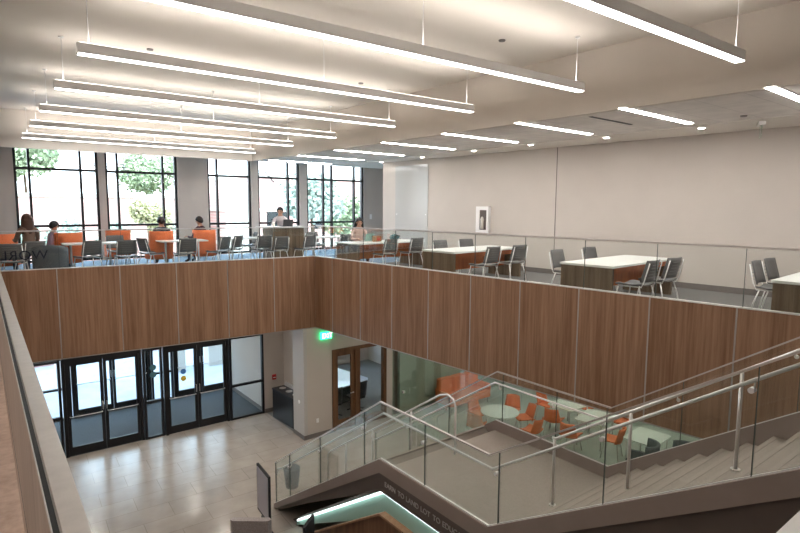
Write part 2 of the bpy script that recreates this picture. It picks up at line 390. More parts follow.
# storefront doors: inner line at y=15.6 and outer line at y=18.6
def SY(x): return 15.68 - .03 * (x - 1.44)
def door_leaf(parent, x0, x1, y, z0, z1, hinge=1, rail=True):
    s = .075; f = MB()
    f.box(x0, x0 + s, y - .025, y + .025, z0, z1).box(x1 - s, x1, y - .025, y + .025, z0, z1)
    f.box(x0 + s, x1 - s, y - .024, y + .024, z1 - .09, z1).box(x0 + s, x1 - s, y - .024, y + .024, z0, z0 + .22)
    l = f.build('door_leaf', 'black', parent)
    B(x0 + s, x1 - s, y - .006, y + .006, z0 + .22, z1 - .09).build('door_glass', 'glw', l)
    if rail: MB().tube([(x0 + .06, y - .03, z0 + 1.02), (x0 + .06, y - .075, z0 + 1.02), (x1 - .06, y - .075, z0 + 1.02), (x1 - .06, y - .03, z0 + 1.02)], .013).build('push_bar', 'steel', l)
    px = x1 - .04 if hinge > 0 else x0 + .04
    MB().tube([(px, y - .025, z0 + 1.08), (px, y - .06, z0 + 1.08), (px, y - .06, z0 + 1.28), (px, y - .025, z0 + 1.28)], .009).build('door_handle', 'steel', l)
    return l
TOP = -2.22
def pair(n, x0, x1, yc, ztop=TOP):
    f = MB(); t = .07
    f.box(x0, x0 + t, yc - .06, yc + .06, GZ, ztop).box(x1 - t, x1, yc - .06, yc + .06, GZ, ztop).box(x0 + t, x1 - t, yc - .06, yc + .06, ztop - .10, ztop)
    d = struct('door_%d' % n, f, 'black'); xm = (x0 + x1) / 2
    door_leaf(d, x0 + t + .005, xm - .005, yc, GZ + .01, ztop - .105, 1); door_leaf(d, xm + .005, x1 - t - .005, yc, GZ + .01, ztop - .105, -1)
    return d
def lite(n, x0, x1, yc, z0, z1, bars):
    f = MB(); t = .03
    f.box(x0, x0 + 2 * t, yc - .05, yc + .05, z0, z1).box(x1 - 2 * t, x1, yc - .05, yc + .05, z0, z1)
    for z in bars + [z0 + t, z1 - t]: f.box(x0 + 2 * t, x1 - 2 * t, yc - .045, yc + .045, z - t, z + t)
    d = struct('window_%d' % n, f, 'black')
    B(x0 + 2 * t, x1 - 2 * t, yc - .006, yc + .006, z0 + t, z1 - t).build('window_pane', 'glw', d)
    return d
d1 = pair(1, 1.40, 3.24, SY(2.6)); d2 = pair(2, 3.78, 5.58, SY(5.0))
lite(10, -.6, .5, SY(0), GZ, -1.68, [-3.72, TOP - .05]); lite(11, .52, 1.38, SY(1), GZ, -1.68, [-3.72, TOP - .05])
lite(12, 3.26, 3.76, SY(3.5), GZ, -1.68, [-3.72, TOP - .05]); lite(13, 5.60, 6.66, SY(6), GZ, -1.68, [-3.72, TOP - .05])
lite(14, 1.42, 3.22, SY(2.6), TOP + .01, -1.68, []); lite(15, 3.80, 5.56, SY(5), TOP + .01, -1.68, [])
lite(16, XL, -.62, SY(-1), GZ, -1.68, [-3.72, TOP - .05])
MB().prism([(.075 * math.cos(i * PI / 8), .075 * math.sin(i * PI / 8)) for i in range(16)], 0, .008, 0, Matrix.Translation((4.30, 15.56, -3.02)) @ Matrix.Rotation(PI / 2, 4, 'X')).build('sticker', 'blue', d2); MB().prism([(.075 * math.cos(i * PI / 8), .075 * math.sin(i * PI / 8)) for i in range(16)], 0, .008, 0, Matrix.Translation((4.30, 15.56, -3.22)) @ Matrix.Rotation(PI / 2, 4, 'X')).build('sticker', 'yellow', d2)
for zz in (-2.78, -2.98):
    o_ = MB().prism([(.085 * math.cos(i * PI / 8), .085 * math.sin(i * PI / 8)) for i in range(16)], 0, .008, 0, Matrix.Translation((3.52, 15.60, zz)) @ Matrix.Rotation(PI / 2, 4, 'X')).build('sticker', 'tealbag', bpy.data.objects['window_12'])
# outer line
pair(3, 1.9, 4.1, YW - .1, -2.3); pair(4, 5.0 - .2, 6.6, YW - .1, -2.3)
lite(17, XL, -.8, YW - .1, GZ, -1.68, [-3.8, -2.9]); lite(18, -.78, .9, YW - .1, GZ, -1.68, [-3.8, -2.9]); lite(19, .92, 1.88, YW - .1, GZ, -1.68, [-3.8, -2.9]); lite(20, 4.12, 4.78, YW - .1, GZ, -1.68, [-3.8, -2.9])
lite(21, 1.92, 4.08, YW - .1, -2.29, -1.68, []); lite(22, 4.82, 6.6, YW - .1, -2.29, -1.68, [])
# meeting-room door with sidelight
f = MB(); y = 13.05
for a, b in ((7.60, 7.70), (8.36, 8.52), (9.36, 9.47)): f.box(a, b, y - .08, y + .06, GZ, -2.38)
f.box(7.70, 8.36, y - .08, y + .06, -2.48, -2.38).box(8.52, 9.36, y - .08, y + .06, -2.48, -2.38).box(8.52, 9.36, y - .079, y + .059, GZ, GZ + .2)
d5 = struct('door_5', f, 'redwood')
f = MB().box(7.705, 7.80, y - .03, y + .03, GZ + .01, -2.485).box(8.24, 8.355, y - .03, y + .03, GZ + .01, -2.485).box(7.80, 8.24, y - .029, y + .029, -2.60, -2.485).box(7.80, 8.24, y - .029, y + .029, GZ + .01, GZ + .28)
l = f.build('door_leaf', 'redwood', d5); B(7.80, 8.24, y - .005, y + .005, GZ + .28, -2.60).build('door_glass', 'glw', l)
MB().tube([(8.30, y - .03, -3.73), (8.30, y - .08, -3.73), (8.18, y - .08, -3.73)], .012).build('door_handle', 'steel', l)
B(8.52, 9.36, y - .005, y + .005, GZ + .2, -2.48).build('window_pane', 'glw', d5)
# meeting room window (lights the room)
lite(23, 7.2, 9.2, YW - .1, -3.9, -1.7, [-2.6]); lite(24, 9.22, 12, YW - .1, -3.9, -1.7, [-2.6])
struct('wall_meeting_room_side', B(12.6, 12.7, 13.15, YW, GZ, -1.68), 'wall')
struct('wall_lower_outer', B(6.68, 7.2, YW - .15, YW, -3.9, -1.68).box(12, XR + .2, YW - .15, YW, -3.9, -1.68), 'wall')
# glass partition of the lounge
gp = root('glass_partition', 'green tinted glass partition wall of the lounge below the right balcony', 'partition', (9.62, 3.0, GZ))
n = 6; w_ = 9.9 / n
for i in range(n):
    B(-.008, .008, i * w_ + .006, (i + 1) * w_ - .006, .03, 3.03).build('glass_panel', 'glt', gp)
MB().box(-.03, .03, 0, 9.9, 0, .03).box(-.03, .03, 0, 9.9, 3.03, 3.06).build('channel', 'steel', gp)
for z in (.9, 2.2): MB().box(-.04, .04, 9.30, 9.36, z, z + .07).build('clamp', 'bright', gp)
# ------------------------------------------------------------------ guardrails
def guard(name, label, a, b, z0, ztop, first, step, handrail=False, post=False):
    a = Vector(a); b = Vector(b); d = b - a; L = d.length; ang = math.atan2(d.y, d.x)
    g = root(name, label, 'guardrail', (a.x, a.y, z0), ang)
    ks = [0.] ; s = first
    while s < L: ks.append(s); s += step
    ks.append(L)
    for p, q in zip(ks[:-1], ks[1:]):
        if q - p < .05: continue
        gp_ = B(p + .007, q - .007, -.007, .007, 0, ztop - z0 - .01).build('glass_panel', ['gl'], g)
        MB().box(q - .0075, q - .0015, -.0075, .0075, 0, ztop - z0 - .01).build('glass_edge', 'edge', gp_)
    B(0, L, -.022, .022, ztop - z0 - .012, ztop - z0 + .014).build('cap_rail', 'steel', g)
    return g
gf = guard('glass_guardrail', 'long glass guardrail on the far balcony in front of the study lounge', (.16, FY(.16) + .03), (7.12, FY(7.12) + .03), .28, 1.06, 1.14, 1.182)
guard('glass_guardrail', 'long glass guardrail on the right balcony in front of the wood-end tables', (FX(12.96) + .03, 12.96), (FX(.45) + .03, .45), .28, 1.08, .84, 1.153)
# mirrored word on the far glass, facing the lounge
mxt = Matrix.Translation((.95, -.012, .20)) @ Matrix.Rotation(PI / 2, 4, 'X') @ Matrix.Scale(-1, 4, (1, 0, 0))
text_mesh('lettering', 'WORLD', .27, 'textd', gf, mxt, .002, 1.05)
# near handrail over the near parapet
g = root('handrail', 'wide brushed steel rail cap on the parapet beside the viewer', 'handrail', (.095, YN, .966))
MB().box(-.020, .017, 0, 17.4, .080, .104, bev=.006).build('cap_rail', 'steel', g)
B(-.004, .004, 0, 17.4, .0, .080).build('glass_strip', 'gl', g)
# ------------------------------------------------------------------ staircase
SL = 2.375 / 3.73; NX, FXX = 4.60, 7.14; ZL = -2.375
Y1, Y2, Y3, Y4 = .51, 4.24, 6.45, 10.18      # top, landing near, landing far, foot
def zn(y):                                     # nosing line
    if y < Y2: return ZL + (Y2 - y) * SL
    if y < Y3: return ZL
    return ZL - (y - Y3) * SL
def stz(y, off, g=0.): return zn(y) + off + max(0, Y2 - y) * g
NR = 14; R_ = 2.375 / NR; T_ = 3.73 / NR
st = root('staircase', 'straight staircase with an intermediate landing rising to the upper floor', 'staircase', (0, 0, 0))
for nm, ya, za in (('flight', Y2 - .2, ZL), ('flight', Y4, GZ)):
    p = []
    for i in range(NR):
        p += [(ya - i * T_, za + i * R_), (ya - i * T_, za + (i + 1) * R_)]
    yt = ya - NR * T_; p += [(yt, za + NR * R_ - .25), (ya + .0, za - .22 if za > GZ else za)]
    if za > GZ: p.append((ya + .0, za - .20))
    fl = MB().slab_yz(p, NX + .03, FXX - .03).build(nm, 'tread', st)
    ns = MB()
    for i in range(NR): ns.box(NX + .03, FXX - .03, ya - i * T_ - .035, ya - i * T_ + .012, za + (i + 1) * R_ - .03, za + (i + 1) * R_ + .003)
    ns.build('nosing', 'nosing', fl)
B(NX + .03, FXX - .03, Y2 - .2, Y3 + .0, ZL - .25, ZL).build('landing', 'tread', st)
def strip(o1, o2, x0, x1, ya=Y1 + .02, yb=Y4 + .1):
    ys = [ya, Y2, Y3, yb]
    return MB().slab_yz([(y, max(stz(y, o2), GZ + .001)) for y in ys] + [(y, max(stz(y, o1), GZ + .002)) for y in reversed(ys)], x0, x1)
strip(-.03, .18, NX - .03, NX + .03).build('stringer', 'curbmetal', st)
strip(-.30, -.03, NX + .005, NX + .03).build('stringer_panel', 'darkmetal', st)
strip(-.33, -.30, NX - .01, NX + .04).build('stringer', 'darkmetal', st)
ysf = [Y1 + .02, Y2, Y3, Y4 + .1]
MB().slab_yz([(y, max(stz(y, -.35), GZ + .001)) for y in ysf] + [(y, max(stz(y, .18, .035), GZ + .002)) for y in reversed(ysf)], FXX - .03, FXX + .03).build('stringer', 'curbmetal', st)
strip(.18, .195, NX - .006, NX + .02).build('cap_strip', 'bright', st); MB().slab_yz([(y, stz(y, .18, .035)) for y in ysf[:3]] + [(y, stz(y, .19, .035)) for y in reversed(ysf[:3])], FXX - .02, FXX + .006).build('cap_strip', 'bright', st)
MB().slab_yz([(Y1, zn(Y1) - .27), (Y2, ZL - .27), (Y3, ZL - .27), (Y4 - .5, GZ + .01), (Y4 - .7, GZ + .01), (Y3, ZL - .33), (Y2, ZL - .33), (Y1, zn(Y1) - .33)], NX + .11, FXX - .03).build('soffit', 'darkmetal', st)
# lettering on the landing stringer
mxs = Matrix(((0, 0, -1, NX + .002), (-1, 0, 0, Y3 - .10), (0, 1, 0, ZL - .215), (0, 0, 0, 1)))
yy_ = 0.
for wd_ in ('EARN', 'TO', 'LAND', 'LOT', 'TO', 'EDUCAT', 'PVAM'):
    text_mesh('lettering', wd_, .108, 'textm', st, mxs @ Matrix.Translation((yy_, 0, 0)), .004, 1.0); yy_ += .068 * len(wd_) + .055
# stair guards, rails and posts
def sguard(label, x, side, joints, gc, gh):
    g = root('stair_guardrail', label, 'guardrail', (x, 0, 0)); Z0 = .19
    ks = joints
    for p, q in zip(ks[:-1], ks[1:]):
        a, b = p + .008, q - .008
        ys = [a] + [k for k in (Y2, Y3) if a < k < b] + [b]
        poly = [(y, stz(y, Z0)) for y in ys] + [(y, stz(y, 1.06, gc)) for y in reversed(ys)]
        gp_ = MB().slab_yz(poly, -.007, .007).build('glass_panel', 'gl', g)
        MB().slab_yz([(b - .006, stz(b, Z0)), (b, stz(b, Z0)), (b, stz(b, 1.06, gc)), (b - .006, stz(b, 1.06, gc))], -.0075, .0075).build('glass_edge', 'edge', gp_)
    ys = [ks[0], Y2, Y3, ks[-1]]
    MB().slab_yz([(y, stz(y, 1.058, gc)) for y in ys] + [(y, stz(y, 1.08, gc)) for y in reversed(ys)], -.015, .015).build('cap_rail', 'steel', g)
    hx = side * .055
    hs = (hx if side < 0 else hx)
    pts = [(hx, ks[0] + .05, stz(ks[0] + .05, .88, gh)), (hx, Y2, stz(Y2, .88)), (hx, Y3, stz(Y3, .88)), (hx, ks[-1] - .15, stz(ks[-1] - .15, .88)), (hx, ks[-1] + .02, stz(ks[-1], .92) - .02), (hx, ks[-1] + .05, stz(ks[-1], .92) - .14)]
    MB().tube(pts, .0165, 10).build('handrail', 'bright', g)
    for y in ks[1:-1]:
        MB().tube([(hx, y + .03, stz(y, .87, gh)), (hx, y + .03, stz(y, .80, gh)), (0, y + .03, stz(y, .79, gh))], .008).tube([(-.02, y + .03, stz(y, .79, gh)), (.03 * side + .0, y + .03, stz(y, .79, gh))], .024, 12).build('bracket', 'bright', g)
    return g
sguard('stair guardrail nearest the open atrium with mirrored steel handrail', NX, 1, [Y1 + .05, 1.55, 2.78, 4.10, 5.43, 6.9, 8.32, 9.56, 10.22], 0., .03)
sguard('stair guardrail along the wood panelled balcony side', FXX, -1, [Y1 + .05, 2.0, 3.25, 4.31, 5.19, 6.32, 7.7, 8.95, 10.22], .03, .05)
def center(label, y0, y1, hook_lo, hook_hi):
    x = 5.87; g = root('center_handrail', label, 'handrail', (x, 0, 0))
    pts = []
    if y0 > Y3 - .5:   # lower flight: rail bends down at its upper end
        pts = [(0, Y3 - .28, ZL), (0, Y3 - .28, ZL + .80), (0, Y3 - .22, ZL + .90), (0, Y3 - .08, ZL + .94), (0, Y3 + .1, stz(Y3 + .1, .94)), (0, y1, stz(y1, .94)), (0, y1 + .15, stz(y1 + .12, .90)), (0, y1 + .17, stz(y1 + .17, .0))]
        posts = [7.3, 8.5, 9.5]
    else:
        pts = [(0, y0, stz(y0, .94, .035)), (0, Y2 - .0, stz(Y2, .94)), (0, Y2 + .06, ZL + .93)]
        posts = [.95, 2.11, 3.23, Y2 + .03]
    MB().tube(pts, .017, 10).build('rail', 'bright', g)
    for y in posts:
        MB().tube([(0, y, stz(y, -.02)), (0, y, stz(y, .92, .035))], .019, 10).lathe([(.045, 0), (.045, .012)], (0, y, stz(y, 0.0))).build('post', 'steel', g)
center('middle handrail of the lower stair flight bending down at the landing', Y3, 10.1, 1, 1)
center('middle handrail of the upper stair flight', Y1 + .1, Y2, 1, 1)
# feature wall below the landing: teal glass band over wood
fw = root('under_stair_panel', 'backlit teal glass band over dark wood under the stair landing', 'panel', (0, 0, 0))
def band(o1, o2, ya, yb, x0, x1, flo=GZ):
    ys = [ya, Y2, Y3, yb]
    return MB().slab_yz([(y, max(stz(y, o2), flo)) for y in ys] + [(y, max(stz(y, o1), flo + .002)) for y in reversed(ys)], x0, x1)
band(-.80, -.335, 3.2, 9.45, NX + .085, NX + .10, GZ).build('teal_glass', 'teal', fw)
band(-.385, -.345, 3.2, 9.35, NX + .045, NX + .075, GZ + .05).build('light_strip', 'led', fw)
MB().slab_yz([(3.2, GZ), (9.0, GZ), (9.0, GZ + .02), (Y3, ZL - .72), (3.2, ZL - .72)], NX + .02, NX + .084).build('wood_panel', 'redwood', fw)
band(-.72, -.685, 3.2, 9.0, NX - .03, NX + .084, GZ).build('wood_cap', 'woodcap', fw)
# ------------------------------------------------------------------ lights
def pendant():
    r = root('linear_pendant_light', '', 'light')
    L = 6.05
    MB().box(0, L, -.055, .055, .012, .125).box(0, .006, -.055, .055, 0, .012).box(L - .006, L, -.055, .055, 0, .012).build('housing', 'white', r)
    B(.008, L - .008, -.048, .048, .002, .0118).build('diffuser', 'lamp', r)
    B(.02, L - .02, -.04, .04, .1252, .130).build('uplight_diffuser', 'lampup', r)
    for x in (.12, 3.1, 5.92):
        MB().tube([(x, 0, .125), (x, 0, .745)], .0045, 6).lathe([(.035, .730), (.035, .748)], (x, 0, 0), 10).build('hanging_rod', 'white', r)
    return r
pend = Maker(pendant)
nm = ['linear pendant light closest to the viewer, cut by the picture top right', 'second linear pendant light from the viewer, reaching the top edge of the picture', 'third linear pendant light from the viewer',
      'fourth linear pendant light from the viewer', 'fourth linear pendant light from the windows, above the atrium', 'second linear pendant light from the windows', 'linear pendant light closest to the windows']
nm[4] = 'third linear pendant light from the windows'
for i, y in enumerate([2.86, 4.95, 7.17, 9.46, 11.85, 14.15, 16.75]): pend((.98, y, 3.25), -.012, nm[i], 'linear pendant lights over the atrium')
for i, (y, x) in enumerate([(4.58, 7.6), (6.48, 7.5), (8.33, 7.45), (10.33, 7.4), (12.45, 7.4), (14.5, 7.4), (2.7, 7.68), (.7, 7.75), (16.5, 7.4)]):
    r = root('recessed_slot_light', ['slot light above the table right of the long ceiling vent', 'slot light between the long vent and the white wall cabinet, second from the hanging sign', 'third long slot light counted from the hanging sign',
        'fourth long slot light counted from the hanging sign', 'fifth long slot light counted from the hanging sign', 'sixth long slot light counted from the hanging sign', 'slot light at the right edge of the picture', 'slot light behind the right picture edge', 'slot light directly above the last window'][i], 'light', (x, y, 3.06), .03, 'slot lights in the right ceiling')
    MB().box(0, 2.32, -.07, .07, -.008, -.001).build('frame', 'white', r); B(.02, 2.30, -.05, .05, -.014, -.0085).build('diffuser', 'slot', r)
for i, (x, y) in enumerate([(10.55, 4.75), (10.45, 6.6), (10.3, 8.45), (10.25, 10.25), (10.4, 12.5), (10.5, 14.7), (10.6, 2.8), (12.4, 16.0), (13.1, 17.0)]):  # the last downlight is added to brighten the dark recess
    r = root('downlight', ['small round downlight beside the hanging sign', 'second small round downlight from the hanging sign', 'third small round downlight from the hanging sign', 'fourth small round downlight from the hanging sign', 'fifth small round downlight from the hanging sign', 'small round downlight near the windows', 'small round downlight beyond the hanging sign', 'small round downlight in the recess by the last window', 'added small downlight deepest in the recess by the last window'][i], 'light', (x, y, 3.05), 0, 'downlights along the right wall')
    MB().lathe([(.09, -.008), (.09, -.001)]).build('trim_ring', 'white', r); MB().lathe([(.05, -.014), (.05, -.0085)]).build('lens', 'spot', r)
# ground floor downlights: added, out of view, to brighten the lower rooms
k = 0
for (x, y) in [(1, 14.4), (3, 14.4), (5, 14.4), (8.6, 11), (8.4, 8), (11.2, 11.2), (11.2, 8), (13.6, 10), (13.6, 6.5), (11.5, 5), (15, 8), (2, 17), (5, 17), (8.4, 16), (10.5, 15)]:
    r = root('downlight', 'added unseen downlight in the ceiling below the balcony', 'light', (x, y, -1.683), 0, 'added ground floor downlights')
    MB().lathe([(.10, -.008), (.10, -.001)]).build('trim_ring', 'white', r); MB().lathe([(.08, -.014), (.08, -.0085)]).build('lens', 'spotg', r)
for i, y in enumerate([.6, 3.4, 6.2, 9.0]):  # unseen lamps added to light the wood face of the near parapet
    r = root('added_fill_downlight', 'added unseen downlight over the gallery, brightening the near parapet', 'light', (-1.6, y, 3.999), 0, 'added gallery downlights')
    MB().lathe([(.17, -.008), (.17, -.001)]).build('trim_ring', 'white', r); MB().lathe([(.12, -.014), (.12, -.0085)]).build('lens', 'spotg', r)
v = root('ceiling_vent', 'long dark linear air vent in the right ceiling', 'vent', (7.95, 5.33, 3.06), .03)
MB().box(0, 1.3, -.03, .03, -.008, -.001).build('frame', 'base', v); B(.01, 1.29, -.02, .02, -.012, -.0085).build('slot', 'black', v)
for i, (x, y) in enumerate([(6.18, 5.65), (2.27, 9.34), (6.11, 9.25), (4.51, 13.2), (9.74, 3.75)]):
    zc = 4.0 if x < 7 else 3.058
    MB().lathe([(.045, -.02), (.05, -.008), (.05, .0005)], (0, 0, 0), 14).build('sprinkler_cover', 'base', None, (x, y, zc))
    tag(bpy.data.objects[-1] if False else COL.objects[-1], ['round sprinkler cover between the two nearest pendants', 'round sprinkler cover at the left between the third and fourth pendant', 'round sprinkler cover at the right between the third and fourth pendant', 'round sprinkler cover between the two pendants near the windows', 'round sprinkler cover in the right ceiling near the hanging sign'][i], 'sprinkler', 'ceiling sprinkler covers')
h = root('hanging_glass_sign', 'small clear glass sign hanging edge-on from a grey ceiling box', 'sign', (10.65, 3.82, 3.05), -1.12)
B(-.05, .05, -.16, .16, -.06, -.002).build('ceiling_box', 'steel', h); B(-.006, .006, -.14, .14, -.26, -.06).build('glass_plate', 'glt', h); B(-.008, -.006, -.02, 0, -.25, -.06).build('lit_edge', 'bright', h)
# exit sign
e = root('exit_sign', 'green lit exit sign under the balcony corner', 'sign', (7.38, 12.93, -1.92))
B(-.17, .17, -.03, .03, -.10, .10).build('housing', 'exitg', e); MB().tube([(0, 0, .10), (0, 0, .238)], .012).build('stem', 'white', e)
text_mesh('lettering', 'EXIT', .19, 'exitw', e, Matrix.Translation((-.145, -.031, -.065)) @ Matrix.Rotation(PI / 2, 4, 'X') @ Matrix.Scale(.82, 4, (1, 0, 0)), .003)
# ------------------------------------------------------------------ furniture
def seat_chair():
    r = root('stacking_chair', '', 'chair')
    def sf(u, v):   # u across, v front-back
        x = (u - .5) * .46; y = .21 - v * .42; z = .44 + .03 * (abs(u - .5) * 2) ** 2 - .02 * math.exp(-((v - .55) / .3) ** 2) + (-.02 if v == 0 else 0)
        return (x, y, z), (0, 0, 1)
    MB().sheet(sf, 8, 6, .022).build('seat', 'grey', r)
    def bf(u, v):
        x = (u - .5) * (.45 - .03 * v); t = v; y = -.235 - .09 * t - .0 + .05 * (abs(u - .5) * 2) ** 2; z = .50 + .34 * t
        return (x, y, z), (0, 1, .25)
    MB().sheet(bf, 8, 6, .016).build('backrest', 'grey', r)
    b = MB()
    for i in range(5):
        z = .56 + .05 * i; b.box(-.14, .14, -.262 - .017 * i, -.256 - .017 * i, z, z + .012)
    b.build('back_slots', 'greyl', r)
    for sx in (-1, 1):
        MB().tube([(sx * .20, .17, .43), (sx * .225, .21, .22), (sx * .235, .235, .0)], .011, 8).build('leg', 'bright', r)
        MB().tube([(sx * .20, -.16, .43), (sx * .225, -.22, .22), (sx * .235, -.265, .0)], .011, 8).build('leg', 'bright', r)
        MB().tube([(sx * .205, .17, .42), (sx * .21, -.20, .42), (sx * .215, -.245, .52), (sx * .20, -.31, .80)], .010, 8).build('side_frame', 'bright', r)
    return r
schair = Maker(seat_chair)
def study_table():
    r = root('study_table', '', 'table')     # local: x 0..2.35 length, y 0..0.96
    L, W, H = 2.35, .96, .70
    MB().box(-.02, L + .02, -.01, W + .01, H - .035, H, bev=.01).build('tabletop', 'white2', r)
    for x in (0, L - .06): B(x, x + .06, 0.01, W - .01, 0, H - .036).build('end_panel', 'tablewood', r)
    B(.06, L - .06, W / 2 - .02, W / 2 + .02, .25, H - .036).build('modesty_panel', 'orange_panel', r)
    B(.06, L - .06, .08, .10, H - .14, H - .036).build('apron', 'orange_panel', r); B(.06, L - .06, W - .10, W - .08, H - .14, H - .036).build('apron', 'orange_panel', r)
    return r
stab = Maker(study_table); ta = math.radians(4)
T = [((8.08, 4.88), 'white topped wood-end study table between the white cabinet and the right edge'), ((7.88, 8.40), 'white topped wood-end study table below the white wall cabinet'),
     ((7.66, 11.75), 'white topped study table where the woman in pale pink works'), ((8.36, 1.75), 'white topped wood-end study table cut by the right picture edge')]
for (x, y), lb in T: stab((x, y, FZ), ta, lb, 'wood-end study tables on the right balcony')
# chairs at the study tables
P = [(8.24, 4.58, .05), (9.02, 4.62, -.05), (8.80, 6.22, PI + .1), (9.93, 6.28, PI), (8.40, 8.05, .05), (9.28, 8.08, -.05), (8.92, 9.75, PI), (9.82, 9.80, PI - .1), (8.24, 11.40, .08), (9.15, 11.45, 0.), (9.50, 3.05, PI + .1), (10.15, 3.10, PI)]
LB = ['near side left grey chair at the table cut off from the white cabinet by two glass panels', 'near side right grey chair at the table second from the right edge', 'far side left grey chair at the table second from the right edge', 'far side right grey chair at the table second from the right edge',
      'near side left grey chair at the table below the wall cabinet', 'near side right grey chair at the table below the wall cabinet', 'far side left grey chair at the table below the wall cabinet', 'far side right grey chair at the table below the wall cabinet',
      'near side left grey chair at the table of the woman in pink', 'near side right grey chair at the table of the woman in pink', 'grey chair left behind the table at the right edge', 'grey chair right behind the table at the right edge']
LB[0] = 'near side left grey chair at the table second from the right edge'
for (x, y, a), lb in zip(P, LB): schair((x, y, FZ), a, lb, 'grey stacking chairs')
# white tables of the lounge
def round_table():
    r = root('cafe_table', '', 'table')
    MB().lathe([(.45, .70), (.46, .705), (.46, .725), (.45, .73)], n=32).build('tabletop', 'white2', r)
    MB().tube([(0, 0, .02), (0, 0, .70)], .035, 12).build('column', 'steel', r)
    MB().lathe([(.28, 0), (.28, .012), (.05, .03)], n=24).build('base', 'steel', r); return r
rt = Maker(round_table)
def rect_table():
    r = root('long_cafe_table', '', 'table')
    MB().box(-.6, .6, -.36, .36, .70, .73, bev=.03).build('tabletop', 'white2', r)
    for sx in (-1, 1):
        MB().tube([(sx * .42, 0, .02), (sx * .42, 0, .70)], .025, 10).build('leg', 'steel', r); B(sx * .42 - .03, sx * .42 + .03, -.3, .3, 0, .02).build('foot', 'steel', r)
    return r
lt = Maker(rect_table)
for i, (x, y, a) in enumerate([(2.15, 15.3, -.04), (4.30, 15.2, -.04), (.45, 15.55, 0), (8.45, 14.75, -.04), (6.2, 15.5, 0)]):
    lt((x, y, FZ), a, ['long white table in front of the leftmost window pair', 'long white table between the two seated people with dark hair', 'long white table beside the brown haired person at the left edge', 'long white table right of the tall wooden counter', 'long white table left of the tall wooden counter'][i], 'white lounge tables')
CH = [(2.74, 14.35, -.05, 'grey chair seen from behind with its back to the rail, below the leftmost windows'), (4.12, 14.35, .03, 'grey chair seen from behind, below the wall pier between the windows'), (3.45, 14.85, -1.2, 'grey chair turned to the side beside the white table with two people'),
      (5.55, 15.0, .6, 'grey chair below the third window, turned half away'), (6.25, 14.55, 0, 'grey chair in front of the tall wooden counter, on its left side'), (1.98, 14.6, .3, 'grey chair in front of the orange wing chair'), (.55, 14.2, -.2, 'grey chair behind the dark word on the glass'),
      (6.45, 13.95, .1, 'grey chair right in front of the tall wooden counter'), (7.40, 14.15, .2, 'grey chair left of the table beside the counter'), (8.75, 14.15, -.3, 'grey chair right of the table beside the counter'), (8.5, 15.5, PI, 'grey chair behind the table beside the counter'),
      (5.05, 14.6, .5, 'grey chair left of the third window table'), (2.9, 16.2, PI, 'grey chair at the window behind the left long table'), (6.55, 16.3, 1.4, 'grey chair left behind the tall counter')]
for x, y, a, lb in CH: schair((x, y, FZ), a, lb, 'grey stacking chairs')
# lounge armchairs
def wing(mat):
    def f():
        r = root('wing_armchair', '', 'armchair')
        MB().box(-.24, .24, -.24, .32, .22, .42, bev=.06).build('seat', mat, r)
        def bf(u, v):
            a = (u - .5) * PI * .95; R = .29; return (R * math.sin(a), -R * math.cos(a) * .95 - .02 - .06 * v, .20 + .76 * v), (math.sin(a), -math.cos(a), 0)
        MB().sheet(bf, 14, 6, .07).build('backrest', mat, r)
        for sx in (-1, 1):
            MB().box(sx * .27 - .04, sx * .27 + .04, -.05, .30, .20, .60, bev=.03).build('armrest', mat, r)
            for sy in (-.22, .26): MB().tube([(sx * .24, sy, .22), (sx * .27, sy, 0)], .015, 8).build('leg', 'steel', r)
        return r
    return f
wo = Maker(wing('orange'))
W = [(1.75, 16.15, .25, 'orange wing armchair with a grey chair before it, left window'), (.42, 16.2, -.2, 'orange wing armchair at the left picture edge'), (3.12, 17.3, 0, 'orange wing armchair at the pier between the first two windows'), (3.92, 15.95, .15, 'orange wing armchair of the person below the second window'), (5.20, 16.2, -.2, 'orange wing armchair of the person before the grey pier')]
for x, y, a, lb in W: wo((x, y, FZ), a, lb, 'orange wing armchairs')
def tub():
    r = root('tub_armchair', 'large rounded charcoal tub armchair beside the orange wing chair', 'armchair')
    MB().box(-.25, .25, -.22, .30, .20, .42, bev=.08).build('seat', 'greyfab', r)
    def bf(u, v):
        a = (u - .5) * PI * 1.25; R = .31; hh = .62 - .16 * (abs(u - .5) * 2) ** 2; return (R * math.sin(a), -R * math.cos(a) * .95, .16 + hh * v), (math.sin(a), -math.cos(a), 0)
    MB().sheet(bf, 18, 5, .07).build('backrest', 'greyfab', r)
    for sx in (-1, 1):
        for sy in (-.24, .24): MB().tube([(sx * .22, sy, .20), (sx * .26, sy, 0)], .015, 8).build('leg', 'steel', r)
    return r
tb = Maker(tub); tb((1.22, 14.3, FZ), -.1, 'rounded charcoal tub armchair in front of the orange wing chair')
# tall counter
c = root('tall_counter', 'tall wooden counter with a thin white top before the fourth window', 'counter', (7.2, 15.0, FZ), -.05)
B(-.50, .45, -.35, .35, 0, 1.02).build('body', 'tablewood', c); MB().box(-.75, .60, -.42, .42, 1.02, 1.055, bev=.02).build('tabletop', 'white2', c)
MB().tube([(-.66, 0, 0), (-.66, 0, 1.02)], .03).build('leg', 'steel', c)
